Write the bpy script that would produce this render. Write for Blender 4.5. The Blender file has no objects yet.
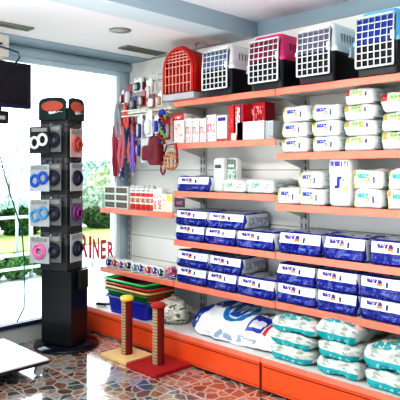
import bpy, bmesh, math, random
from mathutils import Vector, Matrix, noise
R = random.Random(7)
COL = bpy.context.scene.collection
PI = math.pi

# ------------------------------------------------------------------ materials
MATS = {}
def mat(name, c, rough=.5, metal=0, spec=.5, bump=None, alpha=None, emit=None, vary=0):
    if name in MATS: return MATS[name]
    m = bpy.data.materials.new(name); m.use_nodes = True
    nt = m.node_tree; b = nt.nodes['Principled BSDF']
    b.inputs['Base Color'].default_value = (*c, 1)
    b.inputs['Roughness'].default_value = rough
    b.inputs['Metallic'].default_value = metal
    b.inputs['Specular IOR Level'].default_value = spec
    if emit:
        b.inputs['Emission Color'].default_value = (*emit[:3], 1); b.inputs['Emission Strength'].default_value = emit[3]
    tc = nt.nodes.new('ShaderNodeTexCoord')
    if vary:
        n = nt.nodes.new('ShaderNodeTexNoise'); n.inputs['Scale'].default_value = 9; n.inputs['Detail'].default_value = 3
        nt.links.new(tc.outputs['Object'], n.inputs['Vector'])
        mx = nt.nodes.new('ShaderNodeMix'); mx.data_type = 'RGBA'
        mx.inputs[6].default_value = (*[v*(1-vary) for v in c], 1); mx.inputs[7].default_value = (*[min(1, v*(1+vary)) for v in c], 1)
        nt.links.new(n.outputs['Fac'], mx.inputs[0]); nt.links.new(mx.outputs[2], b.inputs['Base Color'])
    if bump:
        n = nt.nodes.new('ShaderNodeTexNoise'); n.inputs['Scale'].default_value = bump[0]; n.inputs['Detail'].default_value = 3
        nt.links.new(tc.outputs['Object'], n.inputs['Vector'])
        bp = nt.nodes.new('ShaderNodeBump'); bp.inputs['Strength'].default_value = bump[1]; bp.inputs['Distance'].default_value = .01
        nt.links.new(n.outputs['Fac'], bp.inputs['Height']); nt.links.new(bp.outputs['Normal'], b.inputs['Normal'])
    MATS[name] = m
    return m

def print_mat(name, base, axes, size, rects, rough=.35, bump=None):
    """Object-space printed surface. rects: (u0,u1,v0,v1,colour,breakup) with u,v in 0..1 across the face."""
    if name in MATS: return MATS[name]
    m = mat(name, base, rough, bump=bump); nt = m.node_tree; L = nt.links
    b = nt.nodes['Principled BSDF']
    tc = nt.nodes.new('ShaderNodeTexCoord'); sp = nt.nodes.new('ShaderNodeSeparateXYZ'); L.new(tc.outputs['Object'], sp.inputs[0])
    def mth(op, a, b_=None, c=None):
        n = nt.nodes.new('ShaderNodeMath'); n.operation = op
        for i, v in enumerate((a, b_, c)):
            if v is None: continue
            if isinstance(v, (int, float)): n.inputs[i].default_value = v
            else: L.new(v, n.inputs[i])
        return n.outputs[0]
    def coord(ax, s):
        o = sp.outputs['XYZ'.index(ax)]
        o = mth('DIVIDE', o, s)
        return o if ax == 'Z' else mth('ADD', o, .5)
    U, V = coord(axes[0], size[0]), coord(axes[1], size[1])
    cur = None
    for (u0, u1, v0, v1, c, br) in rects:
        k = mth('MULTIPLY', mth('COMPARE', U, (u0+u1)/2, (u1-u0)/2), mth('COMPARE', V, (v0+v1)/2, (v1-v0)/2))
        if br == 'disc':
            du = mth('DIVIDE', mth('SUBTRACT', U, (u0+u1)/2), (u1-u0)/2); dv = mth('DIVIDE', mth('SUBTRACT', V, (v0+v1)/2), (v1-v0)/2)
            k = mth('LESS_THAN', mth('ADD', mth('MULTIPLY', du, du), mth('MULTIPLY', dv, dv)), 1)
        elif br:
            cb = nt.nodes.new('ShaderNodeCombineXYZ'); L.new(mth('MULTIPLY', U, br[0]), cb.inputs[0]); L.new(mth('MULTIPLY', V, br[1]), cb.inputs[1])
            n = nt.nodes.new('ShaderNodeTexNoise'); n.inputs['Scale'].default_value = 1; n.inputs['Detail'].default_value = 1
            L.new(cb.outputs[0], n.inputs['Vector']); k = mth('MULTIPLY', k, mth('GREATER_THAN', n.outputs['Fac'], br[2]))
        mx = nt.nodes.new('ShaderNodeMix'); mx.data_type = 'RGBA'
        if cur is None: mx.inputs[6].default_value = (*base, 1)
        else: L.new(cur, mx.inputs[6])
        mx.inputs[7].default_value = (*c, 1); L.new(k, mx.inputs[0]); cur = mx.outputs[2]
    if cur: L.new(cur, b.inputs['Base Color'])
    return m

# ------------------------------------------------------------------ mesh builder
class MB:
    def __init__(s): s.bm = bmesh.new()
    def _faces(s, geom, mi):
        for f in {f for v in geom for f in v.link_faces}: f.material_index = mi
    def box(s, x0, x1, y0, y1, z0, z1, mi=0, bev=0, M=None):
        g = bmesh.ops.create_cube(s.bm, size=1)['verts']
        for v in g: v.co = Vector(((x0+x1)/2+v.co.x*(x1-x0), (y0+y1)/2+v.co.y*(y1-y0), (z0+z1)/2+v.co.z*(z1-z0)))
        if M is not None:
            for v in g: v.co = M @ v.co
        s._faces(g, mi)
        if bev:
            e = list({e for v in g for e in v.link_edges})
            r = bmesh.ops.bevel(s.bm, geom=e, offset=bev, segments=2, affect='EDGES', profile=.5)
            for f in r['faces']: f.material_index = mi
        return s
    def tube(s, pts, r, mi=0, n=8, closed=False, flat=1.0, up=(0, 0, 1)):
        pts = [Vector(p) for p in pts]; rings = []; N = len(pts)
        up = Vector(up)
        for i, p in enumerate(pts):
            a = pts[(i-1) % N] if (closed or i) else p; b = pts[(i+1) % N] if (closed or i < N-1) else p
            t = (b-a).normalized() if (b-a).length > 1e-9 else Vector((0, 0, 1))
            u = up.cross(t)
            if u.length < .05: u = Vector((1, 0, 0)).cross(t)
            if u.length < .05: u = Vector((0, 1, 0)).cross(t)
            u.normalize(); w = t.cross(u)
            rr = r[i] if isinstance(r, (list, tuple)) else r
            rings.append([s.bm.verts.new(p + u*math.cos(2*PI*k/n)*rr + w*math.sin(2*PI*k/n)*rr*flat) for k in range(n)])
        m = N if closed else N-1
        for i in range(m):
            A, B = rings[i], rings[(i+1) % N]
            for k in range(n):
                f = s.bm.faces.new((A[k], A[(k+1) % n], B[(k+1) % n], B[k])); f.material_index = mi; f.smooth = True
        if not closed:
            for rg in (rings[0][::-1], rings[-1]):
                f = s.bm.faces.new(rg); f.material_index = mi
        return s
    def lathe(s, prof, c=(0, 0, 0), n=24, mi=0, cap=True, split=None):
        rings = []
        for (r, z) in prof:
            rings.append([s.bm.verts.new((c[0]+r*math.cos(2*PI*k/n), c[1]+r*math.sin(2*PI*k/n), c[2]+z)) for k in range(n)])
        for A, B in zip(rings, rings[1:]):
            for k in range(n):
                f = s.bm.faces.new((A[k], A[(k+1) % n], B[(k+1) % n], B[k])); f.smooth = True; f.material_index = mi
                if split and split(2*PI*(k+.5)/n): f.material_index = mi+1
        if cap:
            s.bm.faces.new(rings[0][::-1]).material_index = mi; s.bm.faces.new(rings[-1]).material_index = mi
        return s
    def loft(s, rings, mi=0, cap=True, smooth=False):
        rv = [[s.bm.verts.new(p) for p in rg] for rg in rings]; n = len(rv[0])
        for A, B in zip(rv, rv[1:]):
            for k in range(n):
                f = s.bm.faces.new((A[k], A[(k+1) % n], B[(k+1) % n], B[k])); f.material_index = mi; f.smooth = smooth
        if cap:
            s.bm.faces.new(rv[0][::-1]).material_index = mi; s.bm.faces.new(rv[-1]).material_index = mi
        return s
    def pillow(s, w, d, h, res=(12, 8, 6), n=6, seed=0, amp=.006, crimp=.0, slots=(0, 0, 0, 0), lean=0, sag=0, fin=0):
        """soft bag: superquadric box, base z=0. slots: body, front(-y), top, side(+x)"""
        nx, ny, nz = res; cache = {}
        def V(i, j, k):
            key = (i, j, k)
            if key in cache: return cache[key]
            x, y, z = 2*i/nx-1, 2*j/ny-1, 2*k/nz-1
            q = (abs(x)**n+abs(y)**n+abs(z)**n)**(1/n)
            x, y, z = x/q, y/q, z/q
            z *= 1-crimp*abs(x)**5
            if sag: z = z - sag*(x*x)*(1+z)/2
            y += lean*(z+1)/2*(1 if y < 0 else 0)
            z = max(z, -.93)
            p = Vector((x*w/2, y*d/2, (z+.93)/1.93*h))
            nn = noise.noise_vector(Vector((p.x*9+seed*3.1, p.y*9, p.z*12+seed)))
            n2 = noise.noise_vector(Vector((p.x*26+seed*1.7, p.y*26, p.z*30-seed)))
            dsp = nn*amp+n2*amp*.5
            if z <= -.93: dsp.z = 0
            p += dsp; p.z = max(p.z, 0)
            cache[key] = s.bm.verts.new(p); return cache[key]
        def face(vs, mi):
            f = s.bm.faces.new(vs); f.material_index = mi; f.smooth = True
        for i in range(nx):
            for k in range(nz):
                face((V(i, 0, k), V(i+1, 0, k), V(i+1, 0, k+1), V(i, 0, k+1)), slots[1])
                face((V(i, ny, k+1), V(i+1, ny, k+1), V(i+1, ny, k), V(i, ny, k)), slots[0])
        for i in range(nx):
            for j in range(ny):
                face((V(i, j, nz), V(i+1, j, nz), V(i+1, j+1, nz), V(i, j+1, nz)), slots[2])
                face((V(i, j+1, 0), V(i+1, j+1, 0), V(i+1, j, 0), V(i, j, 0)), slots[0])
        for j in range(ny):
            for k in range(nz):
                face((V(nx, j, k), V(nx, j+1, k), V(nx, j+1, k+1), V(nx, j, k+1)), slots[3])
                face((V(0, j, k+1), V(0, j+1, k+1), V(0, j+1, k), V(0, j, k)), slots[3])
        return s
    def mesh(s, name, mats):
        me = bpy.data.meshes.new(name); bmesh.ops.recalc_face_normals(s.bm, faces=s.bm.faces); s.bm.to_mesh(me); s.bm.free()
        for m in (mats if isinstance(mats, (list, tuple)) else [mats]): me.materials.append(m)
        return me
    def build(s, name, mats, parent=None, loc=(0, 0, 0), rz=0, label=None):
        o = bpy.data.objects.new(name, s.mesh(name, mats)); COL.objects.link(o)
        o.location = loc; o.rotation_euler = (0, 0, rz)
        if parent: o.parent = parent
        if label: o['label'] = label
        return o

def tag(o, label, cat, group=None, kind=None):
    o['label'] = label; o['category'] = cat
    if group: o['group'] = group
    if kind: o['kind'] = kind
    return o
def thing(name, label, cat, loc=(0, 0, 0), rz=0, group=None):
    o = bpy.data.objects.new(name, None); COL.objects.link(o); o.empty_display_size = .1
    o.location = loc; o.rotation_euler = (0, 0, rz)
    return tag(o, label, cat, group)
def struct(o): o['kind'] = 'structure'; return o
def dup(src, loc, rz=None, label=None, group=None, scale=None):
    r = src.copy(); COL.objects.link(r); r.location = loc
    if rz is not None: r.rotation_euler = (0, 0, rz)
    if label: r['label'] = label
    if group: r['group'] = group
    if scale: r.scale = scale
    for ch in list(src.children):
        c = ch.copy(); COL.objects.link(c); c.parent = r
        for g in list(ch.children):
            k = g.copy(); COL.objects.link(k); k.parent = c
    return r
def X(px, d):                      # x on the line y=d seen at column px of the photo
    t = (px-200)/567.; return -d*(1-t)/(1+t)
def W(px, py, x=None, y=None, z=None):    # world point on a known plane
    t = (px-200)/567.; v = (171-py)/567.
    f = Vector((-1, 1, 0))/math.sqrt(2); r = Vector((1, 1, 0))/math.sqrt(2)
    D = f+r*t+Vector((0, 0, v))
    if x is not None: k = x/D.x
    elif y is not None: k = y/D.y
    else: k = (z-1.5)/D.z
    return Vector((0, 0, 1.5))+D*k

WX, WY = -4.6, 3.60          # window wall, shelf wall
HC, HB = 2.59, 2.71
# ------------------------------------------------------------------ shared materials
white = mat('white paint', (.82, .83, .83), .6)
ceilm = mat('ceiling paint', (.88, .89, .92), .7)
blue_paint = mat('grey blue paint', (.36, .47, .53), .6)
frame_m = mat('window frame', (.58, .71, .78), .4)
frame_lt = mat('roller box', (.62, .80, .88), .4)
dark_sill = mat('dark sill', (.03, .03, .09), .4)
sill_m = mat('sill wall', (.50, .54, .54), .6)
orange = print_mat('orange panel', (.93, .13, .035), ('X', 'Z'), (1, 1), [], .45)
salmon = mat('salmon shelf edge', (.88, .235, .16), .4, vary=.18)
shelf_w = mat('shelf top', (.75, .73, .70), .5)
upright_m = mat('upright metal', (.55, .56, .55), .45)
slot_m = mat('dark slot', (.06, .06, .06), .6)
black = mat('black plastic', (.012, .012, .014), .35)
chrome = mat('chrome', (.7, .7, .72), .2, 1)

# floor
def floor_mat():
    m = bpy.data.materials.new('flagstone tiles'); m.use_nodes = True; nt = m.node_tree; L = nt.links; b = nt.nodes['Principled BSDF']
    tc = nt.nodes.new('ShaderNodeTexCoord')
    nz = nt.nodes.new('ShaderNodeTexNoise'); nz.inputs['Scale'].default_value = 7; L.new(tc.outputs['Object'], nz.inputs['Vector'])
    va = nt.nodes.new('ShaderNodeVectorMath'); va.operation = 'MULTIPLY_ADD'
    L.new(nz.outputs['Color'], va.inputs[0]); va.inputs[1].default_value = (.05, .05, 0); L.new(tc.outputs['Object'], va.inputs[2])
    v = nt.nodes.new('ShaderNodeTexVoronoi'); v.voronoi_dimensions = '2D'; v.inputs['Scale'].default_value = 11.5; L.new(va.outputs[0], v.inputs['Vector'])
    e = nt.nodes.new('ShaderNodeTexVoronoi'); e.voronoi_dimensions = '2D'; e.feature = 'DISTANCE_TO_EDGE'; e.inputs['Scale'].default_value = 11.5; L.new(va.outputs[0], e.inputs['Vector'])
    sc = nt.nodes.new('ShaderNodeSeparateColor'); L.new(v.outputs['Color'], sc.inputs[0])
    cr = nt.nodes.new('ShaderNodeValToRGB'); cr.color_ramp.interpolation = 'CONSTANT'
    cols = [(0, (.26, .115, .07)), (.22, (.11, .13, .13)), (.38, (.34, .19, .13)), (.55, (.17, .08, .055)), (.68, (.38, .33, .30)), (.82, (.06, .09, .10)), (.9, (.40, .24, .17))]
    el = cr.color_ramp.elements; el[0].position = 0; el[0].color = (*cols[0][1], 1); el[1].position = cols[1][0]; el[1].color = (*cols[1][1], 1)
    for p, c in cols[2:]:
        q = el.new(p); q.color = (*c, 1)
    L.new(sc.outputs[0], cr.inputs[0])
    n2 = nt.nodes.new('ShaderNodeTexNoise'); n2.inputs['Scale'].default_value = 30; n2.inputs['Detail'].default_value = 4; L.new(tc.outputs['Object'], n2.inputs['Vector'])
    mv = nt.nodes.new('ShaderNodeMix'); mv.data_type = 'RGBA'; mv.blend_type = 'OVERLAY'; mv.inputs[0].default_value = .6
    L.new(cr.outputs[0], mv.inputs[6]); L.new(n2.outputs['Fac'], mv.inputs[7])
    ed = nt.nodes.new('ShaderNodeMath'); ed.operation = 'LESS_THAN'; ed.inputs[1].default_value = .085; L.new(e.outputs['Distance'], ed.inputs[0])
    mg = nt.nodes.new('ShaderNodeMix'); mg.data_type = 'RGBA'; mg.inputs[7].default_value = (.46, .44, .42, 1)
    L.new(ed.outputs[0], mg.inputs[0]); L.new(mv.outputs[2], mg.inputs[6])
    sp = nt.nodes.new('ShaderNodeSeparateXYZ'); L.new(tc.outputs['Object'], sp.inputs[0])
    def line(o, off):
        a = nt.nodes.new('ShaderNodeMath'); a.operation = 'ADD'; a.inputs[1].default_value = off+20; L.new(o, a.inputs[0])
        w = nt.nodes.new('ShaderNodeMath'); w.operation = 'MODULO'; w.inputs[1].default_value = .4; L.new(a.outputs[0], w.inputs[0])
        c = nt.nodes.new('ShaderNodeMath'); c.operation = 'LESS_THAN'; c.inputs[1].default_value = .011; L.new(w.outputs[0], c.inputs[0]); return c.outputs[0]
    mm = nt.nodes.new('ShaderNodeMath'); mm.operation = 'MAXIMUM'; L.new(line(sp.outputs[0], .07), mm.inputs[0]); L.new(line(sp.outputs[1], -.245+.4), mm.inputs[1])
    mj = nt.nodes.new('ShaderNodeMix'); mj.data_type = 'RGBA'; mj.inputs[7].default_value = (.62, .55, .48, 1)
    L.new(mm.outputs[0], mj.inputs[0]); L.new(mg.outputs[2], mj.inputs[6]); L.new(mj.outputs[2], b.inputs['Base Color'])
    b.inputs['Roughness'].default_value = .16; b.inputs['IOR'].default_value = 1.7; b.inputs['Specular IOR Level'].default_value = .8
    b.inputs['Coat Weight'].default_value = 1; b.inputs['Coat IOR'].default_value = 1.7; b.inputs['Coat Roughness'].default_value = .05
    return m
# ------------------------------------------------------------------ room shell
struct(MB().box(WX-.12, 3, -3, WY, -.1, 0).build('floor', floor_mat()))
struct(MB().box(WX-.12, -2.95, -3, WY, HC, HC+.3).build('ceiling', ceilm))
struct(MB().box(-2.95, 3, -3, WY, HB, HB+.2).build('ceiling', ceilm))
struct(MB().box(-2.955, -2.935, -3, WY, HC-.015, HB, 0).build('trim_1', blue_paint))
struct(MB().box(-3.2, -2.936, -3, WY, HC-.016, HC, 0).build('trim_2', frame_lt := mat('beam underside', (.66, .76, .82), .6)))
frame_lt = mat('roller box', (.70, .90, .98), .4)
struct(MB().box(WX, WX+.34, -3, WY, HC-.012, HC, 0).build('trim_3', blue_paint))
struct(MB().box(WX-.12, 3, WY, WY+.1, 0, HB+.2).build('wall_back', blue_paint))
# window wall: sill wall, jamb, header
struct(MB().box(WX-.12, WX, -3, WY, 0, .15).build('wall_left', sill_m))
struct(MB().box(WX-.12, WX, 3.43, WY, .15, HC).box(WX-.12, WX, -3, 3.43, 2.47, HC).build('wall_left', frame_m))
win = struct(MB().box(WX-.03, WX+.02, -3, 3.44, 2.45, 2.50, 0).box(WX-.05, WX+.012, 3.41, 3.45, .18, 2.46, 1)
    .box(WX-.05, WX+.02, -3, 3.44, .145, .18, 2).build('window_1', [frame_m, mat('pale frame', (.8, .86, .88), .4), dark_sill]))
MB().tube([(WX+.05, -3, 2.535), (WX+.05, 3.58, 2.535)], .045, n=12).build('blind_box', frame_lt, win)
def glass_mat():
    m = bpy.data.materials.new('window glass'); m.use_nodes = True; nt = m.node_tree; nt.nodes.remove(nt.nodes['Principled BSDF'])
    t = nt.nodes.new('ShaderNodeBsdfTransparent'); t.inputs[0].default_value = (.95, 1, 1, 1); g = nt.nodes.new('ShaderNodeBsdfGlossy'); g.inputs['Roughness'].default_value = .02
    f = nt.nodes.new('ShaderNodeFresnel'); f.inputs[0].default_value = 1.35; mx = nt.nodes.new('ShaderNodeMixShader')
    nt.links.new(f.outputs[0], mx.inputs[0]); nt.links.new(t.outputs[0], mx.inputs[1]); nt.links.new(g.outputs[0], mx.inputs[2])
    nt.links.new(mx.outputs[0], nt.nodes['Material Output'].inputs[0]); return m
MB().box(WX-.04, WX-.034, -3, 3.41, .18, 2.45).build('glass_pane', glass_mat(), win)
# lettering on the glass
red_letter = mat('red vinyl', (.85, .12, .16), .5)
grey_letter = mat('grey vinyl', (.45, .52, .6), .5)
def text(ch, width, height, loc, m, parent, name='letter'):
    c = bpy.data.curves.new('tmp', 'FONT'); c.body = ch; c.extrude = .001; c.resolution_u = 3; c.offset = .035 if ch.isalpha() else .01
    t = bpy.data.objects.new('tmp', c); COL.objects.link(t); dg = bpy.context.evaluated_depsgraph_get(); dg.update()
    me = bpy.data.meshes.new_from_object(t.evaluated_get(dg)); bpy.data.objects.remove(t); bpy.data.curves.remove(c)
    xs = [v.co.x for v in me.vertices]; ys = [v.co.y for v in me.vertices]
    x0, y0 = min(xs), min(ys); sx, sy = width/(max(xs)-x0), height/(max(ys)-y0)
    for v in me.vertices: v.co = Vector((v.co.z, (v.co.x-x0)*sx, (v.co.y-y0)*sy))      # stands in the y-z plane, read from +x
    me.materials.clear(); me.materials.append(m)
    o = bpy.data.objects.new(name, me); COL.objects.link(o); o.location = loc; o.parent = parent; return o
sgn = thing('window_lettering', 'red lettering RINER with small grey digits beneath on the window glass', 'sign', (WX-.031, 3.04, .6))
ys = [3.02, 3.115, 3.16, 3.25, 3.335]; ww = [.08, .028, .072, .066, .076]
for i, ch in enumerate('RINER'):
    text(ch, ww[i], .225-.011*i, (0, ys[i]-3.04, .068-.013*i), red_letter, sgn)
for i, ch in enumerate('0377'):
    text(ch, .038, .055, (0, .03+.055*i+(.03 if i > 1 else 0), -.03-.005*i), grey_letter, sgn, 'digit')

# ceiling fixtures
p = W(120, 30, z=HC)
dl = thing('downlight', 'round recessed spot lamp with dull metal ring in the white ceiling', 'ceiling light', p)
MB().lathe([(.055, -.004), (.085, -.006), (.088, 0), (.088, .001)], n=28).build('trim_ring', mat('dull ring', (.33, .33, .33), .4, .5), dl)
MB().lathe([(.03, -.007), (.052, -.0065), (.055, -.004)], n=24).build('lens', mat('lens', (.5, .5, .48), .2), dl)
def vent(loc, L_, w, label):
    v = thing('ceiling_vent', label, 'air vent', loc)
    MB().box(-w/2, w/2, -L_/2, L_/2, -.006, 0, 0).build('backing', slot_m, v)
    m = MB(); m.box(-w/2-.015, -w/2, -L_/2-.015, L_/2+.015, -.012, 0); m.box(w/2, w/2+.015, -L_/2-.015, L_/2+.015, -.012, 0)
    m.box(-w/2, w/2, -L_/2-.015, -L_/2, -.012, 0); m.box(-w/2, w/2, L_/2, L_/2+.015, -.012, 0)
    m.build('frame', mat('vent metal', (.20, .22, .19), .5), v)
    for k in range(4):
        x = -w/2+w*(k+.5)/4
        MB().box(x-.006, x+.006, -L_/2, L_/2, -.011, -.004).build('slat', mat('vent metal', (.20, .22, .19), .5), v)
    return v
vent((-3.98, 3.25, HC), .42, .11, 'short slatted air vent in the ceiling near the red dome carrier')
vent((-3.99, 1.75, HC), .78, .08, 'long slatted air vent in the ceiling above the television')

# ------------------------------------------------------------------ shelving units
def back_mat():
    m = mat('slatted back panel', (.84, .83, .80), .5); nt = m.node_tree; L = nt.links
    tc = nt.nodes.new('ShaderNodeTexCoord'); sp = nt.nodes.new('ShaderNodeSeparateXYZ'); L.new(tc.outputs['Object'], sp.inputs[0])
    w = nt.nodes.new('ShaderNodeMath'); w.operation = 'MODULO'; w.inputs[1].default_value = .215; L.new(sp.outputs[2], w.inputs[0])
    c = nt.nodes.new('ShaderNodeMath'); c.operation = 'LESS_THAN'; c.inputs[1].default_value = .007; L.new(w.outputs[0], c.inputs[0])
    mx = nt.nodes.new('ShaderNodeMix'); mx.data_type = 'RGBA'; mx.inputs[6].default_value = (.84, .83, .80, 1); mx.inputs[7].default_value = (.35, .34, .32, 1)
    L.new(c.outputs[0], mx.inputs[0]); L.new(mx.outputs[2], nt.nodes['Principled BSDF'].inputs['Base Color']); return m
backm = back_mat()
def panel_orange(w):
    return print_mat('orange kick %.2f' % w, (.80, .115, .03), ('X', 'Z'), (w, .2), [(0, 1, .0, .07, (.12, .02, .01), None), (.0, .012, 0, 1, (.3, .03, .01), None), (.988, 1, 0, 1, (.3, .03, .01), None), (.02, .98, .84, .88, (.28, .02, .01), None), (.02, .98, .14, .16, (.4, .03, .01), None)], .3)
SY, BY = 3.19, 3.03
def unit(x0, x1, shelves, label, base_x0=None):
    w = x1-x0; cx = (x0+x1)/2
    u = thing('shelving_unit', label, 'shelving', (cx, 3.3, 0), 0, None)
    h = w/2; o = 3.3
    MB().box(-h, h, 3.55-o, 3.575-o, .0, HC-.005).build('back_panel', backm, u)
    for s in (-1, 1):
        m = MB().box(s*h-.018*(s+1)+0*s, s*h+.018*(1-s), 3.535-o, 3.552-o, .1, 2.2)
        for k in range(26): m.box(s*h-.018*s-.004, s*h-.018*s+.004, 3.532-o, 3.5352-o, .3+k*.07, .34+k*.07, 1)
        m.build('upright', [upright_m, slot_m], u)
    MB().box(-h+.003, h-.003, BY-o, 3.549-o, .205, .23).build('base_deck', shelf_w, u)
    MB().box(-h+.003, h-.003, BY-o-.012, BY-o, .195, .232, 0, .003).build('deck_edge', salmon, u)
    MB().box(-h+.003, h-.003, BY-o-.006, BY-o+.006, .015, .195).build('kick_panel', panel_orange(w), u)
    for s in (-1, 1): MB().box(s*(h-.05)-.015, s*(h-.05)+.015, BY-o+.03, BY-o+.06, 0, .205).build('foot', black, u)
    for z in shelves:
        sh = MB().box(-h+.003, h-.003, SY-o+.01, 3.549-o, z-.028, z-.006).build('shelf', shelf_w, u)
        MB().box(-h+.003, h-.003, SY-o-.004, SY-o+.01, z-.048, z, 0, .003).build('price_rail', salmon, sh)
        for s in (-1, 1):
            MB().loft([[(s*(h-.012)+dx, SY-o+.06, z-.045), (s*(h-.012)+dx, 3.535-o, z-.12), (s*(h-.012)+dx, 3.535-o, z-.03), (s*(h-.012)+dx, SY-o+.06, z-.03)] for dx in (-.003, .003)]).build('bracket', upright_m, sh)
    return u
XA, XB, XC, XD = -4.555, -3.50, -2.44, -1.38
SL = [.58, 1.15]; SM = [.58, .93, 1.335, 1.73, 2.08]; SR = [.585, .93, 1.27, 1.625, 2.08]
unit(XA, XB, SL, 'orange-edged shelving unit beside the window carrying trays and small boxes')
unit(XB, XC, SM, 'orange-edged shelving unit in the middle, navy bags over the large white bag')
unit(XC, XD, SR, 'orange-edged shelving unit at the right end, teal-trimmed bags on its base')

# ------------------------------------------------------------------ bag families
NAVY = (.006, .010, .22)
def front_print(word, extra=None, base=(.80, .81, .82)):
    pass
BW, BD, BH = .30, .33, .15
navy_front = print_mat('navy bag front', NAVY, ('X', 'Z'), (BW, BH), [
    (.03, .97, .47, .93, (.86, .88, .93), None), (.16, .50, .66, .84, (.08, .03, .26), (44, 5, .42)), (.38, .50, .56, .68, (.8, .25, .08), (12, 4, .42)),
    (.58, .63, .53, .76, (.02, .03, .14), None), (.68, .92, .55, .85, (.50, .52, .60), (9, 30, .5)), (.1, .9, .08, .36, (.08, .14, .45), (16, 6, .60))], .22, bump=(14, .9))
navy_side = print_mat('navy bag side', (.60, .62, .65), ('Y', 'Z'), (BD, BH), [(0, .10, 0, 1, NAVY, None), (.2, .9, .2, .7, (.34, .36, .42), (16, 2.5, .5)), (.1, 1, .92, 1, NAVY, None)], .25, bump=(14, .9))
navy_top = print_mat('navy bag top', (.03, .05, .30), ('X', 'Y'), (BW, BD), [(.08, .92, .18, .95, (.36, .39, .46), (5, 5, .38))], .22, bump=(12, .9))
navy_body = mat('navy bag film', NAVY, .25, bump=(14, .9))
def bag_mesh(seed): return MB().pillow(BW, BD, BH, res=(18, 12, 8), n=14, seed=seed, amp=.013, slots=(0, 1, 2, 3), lean=.16, crimp=.05).mesh('pad_bag', [navy_body, navy_front, navy_top, navy_side])
navy_meshes = [bag_mesh(i*5.3) for i in range(5)]
cnt = [0]
def navy(px0, px1, z, h, label, d=SY+.015, rz=0):
    y0 = d; x0, x1 = X(px0, y0), X(px1, y0); w = x1-x0
    o = bpy.data.objects.new('pad_bag', navy_meshes[cnt[0] % 5]); COL.objects.link(o); cnt[0] += 1
    dep = .325
    o.location = ((x0+x1)/2, y0+dep/2, z); o.scale = (w/BW, dep/BD, h/BH); o.rotation_euler.z = rz
    return tag(o, label, 'bag', 'navy pet pad bags with white labels')
OR = ['leftmost', 'second from the left', 'third from the left']
# middle unit
navy(175, 208, SM[2], .125, 'single navy bag with white label beside the pale packs on a middle shelf')
h = .125
for i, (a, b) in enumerate([(174, 203), (203.5, 234), (234.5, 272)]):
    navy(a, b, SM[1], .13, ['navy labelled bag, left end of the lower layer, middle unit, upper navy shelf', 'navy labelled bag in the centre of the lower layer, middle unit, upper navy shelf', 'navy labelled bag with nothing on it, right of the two-layer pile, upper navy shelf'][i])
for i, (a, b) in enumerate([(174, 205), (206, 243)]):
    navy(a, b, SM[1]+.13, .12, ['navy labelled bag topping the left stack, middle unit, upper navy shelf', 'navy bag with grey side showing, topping the second stack, middle unit, upper navy shelf'][i])
for i, (a, b) in enumerate([(175, 205), (205.5, 235), (235.5, 273)]):
    navy(a, b, SM[0], .135, ['navy labelled bag at bottom left, directly above the crumpled net bag', 'navy labelled bag, bottom centre of the lowest middle-unit shelf', 'lone navy bag at the right end of the lowest middle-unit shelf'][i])
for i, (a, b) in enumerate([(175, 206), (207, 240)]):
    navy(a, b, SM[0]+.135, .13, ['navy bag on top of the left stack, lowest middle-unit shelf', 'navy bag with pale side showing on top of the second stack, lowest middle-unit shelf'][i])
# right unit
for i, (a, b) in enumerate([(277, 319), (322, 365), (368, 416)]):
    navy(a, b, SR[1], .15, ['navy bag at the left of the single row of three, right unit', 'navy bag in the middle of the single row of three, right unit', 'navy bag at the right of the single row of three, cut by the photo edge'][i], rz=[.03, -.02, .02][i])
for r in range(2):
    for i, (a, b) in enumerate([(275, 314), (314.5, 356), (358, 405)]):
        navy(a, b, SR[0]+.135*r, .135, ('%s navy bag in the %s layer of the lowest shelf, right unit' % (['left-hand', 'central', 'right-hand'][i], ['bottom', 'top'][r])), d=SY+.015+.004*r)

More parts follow.
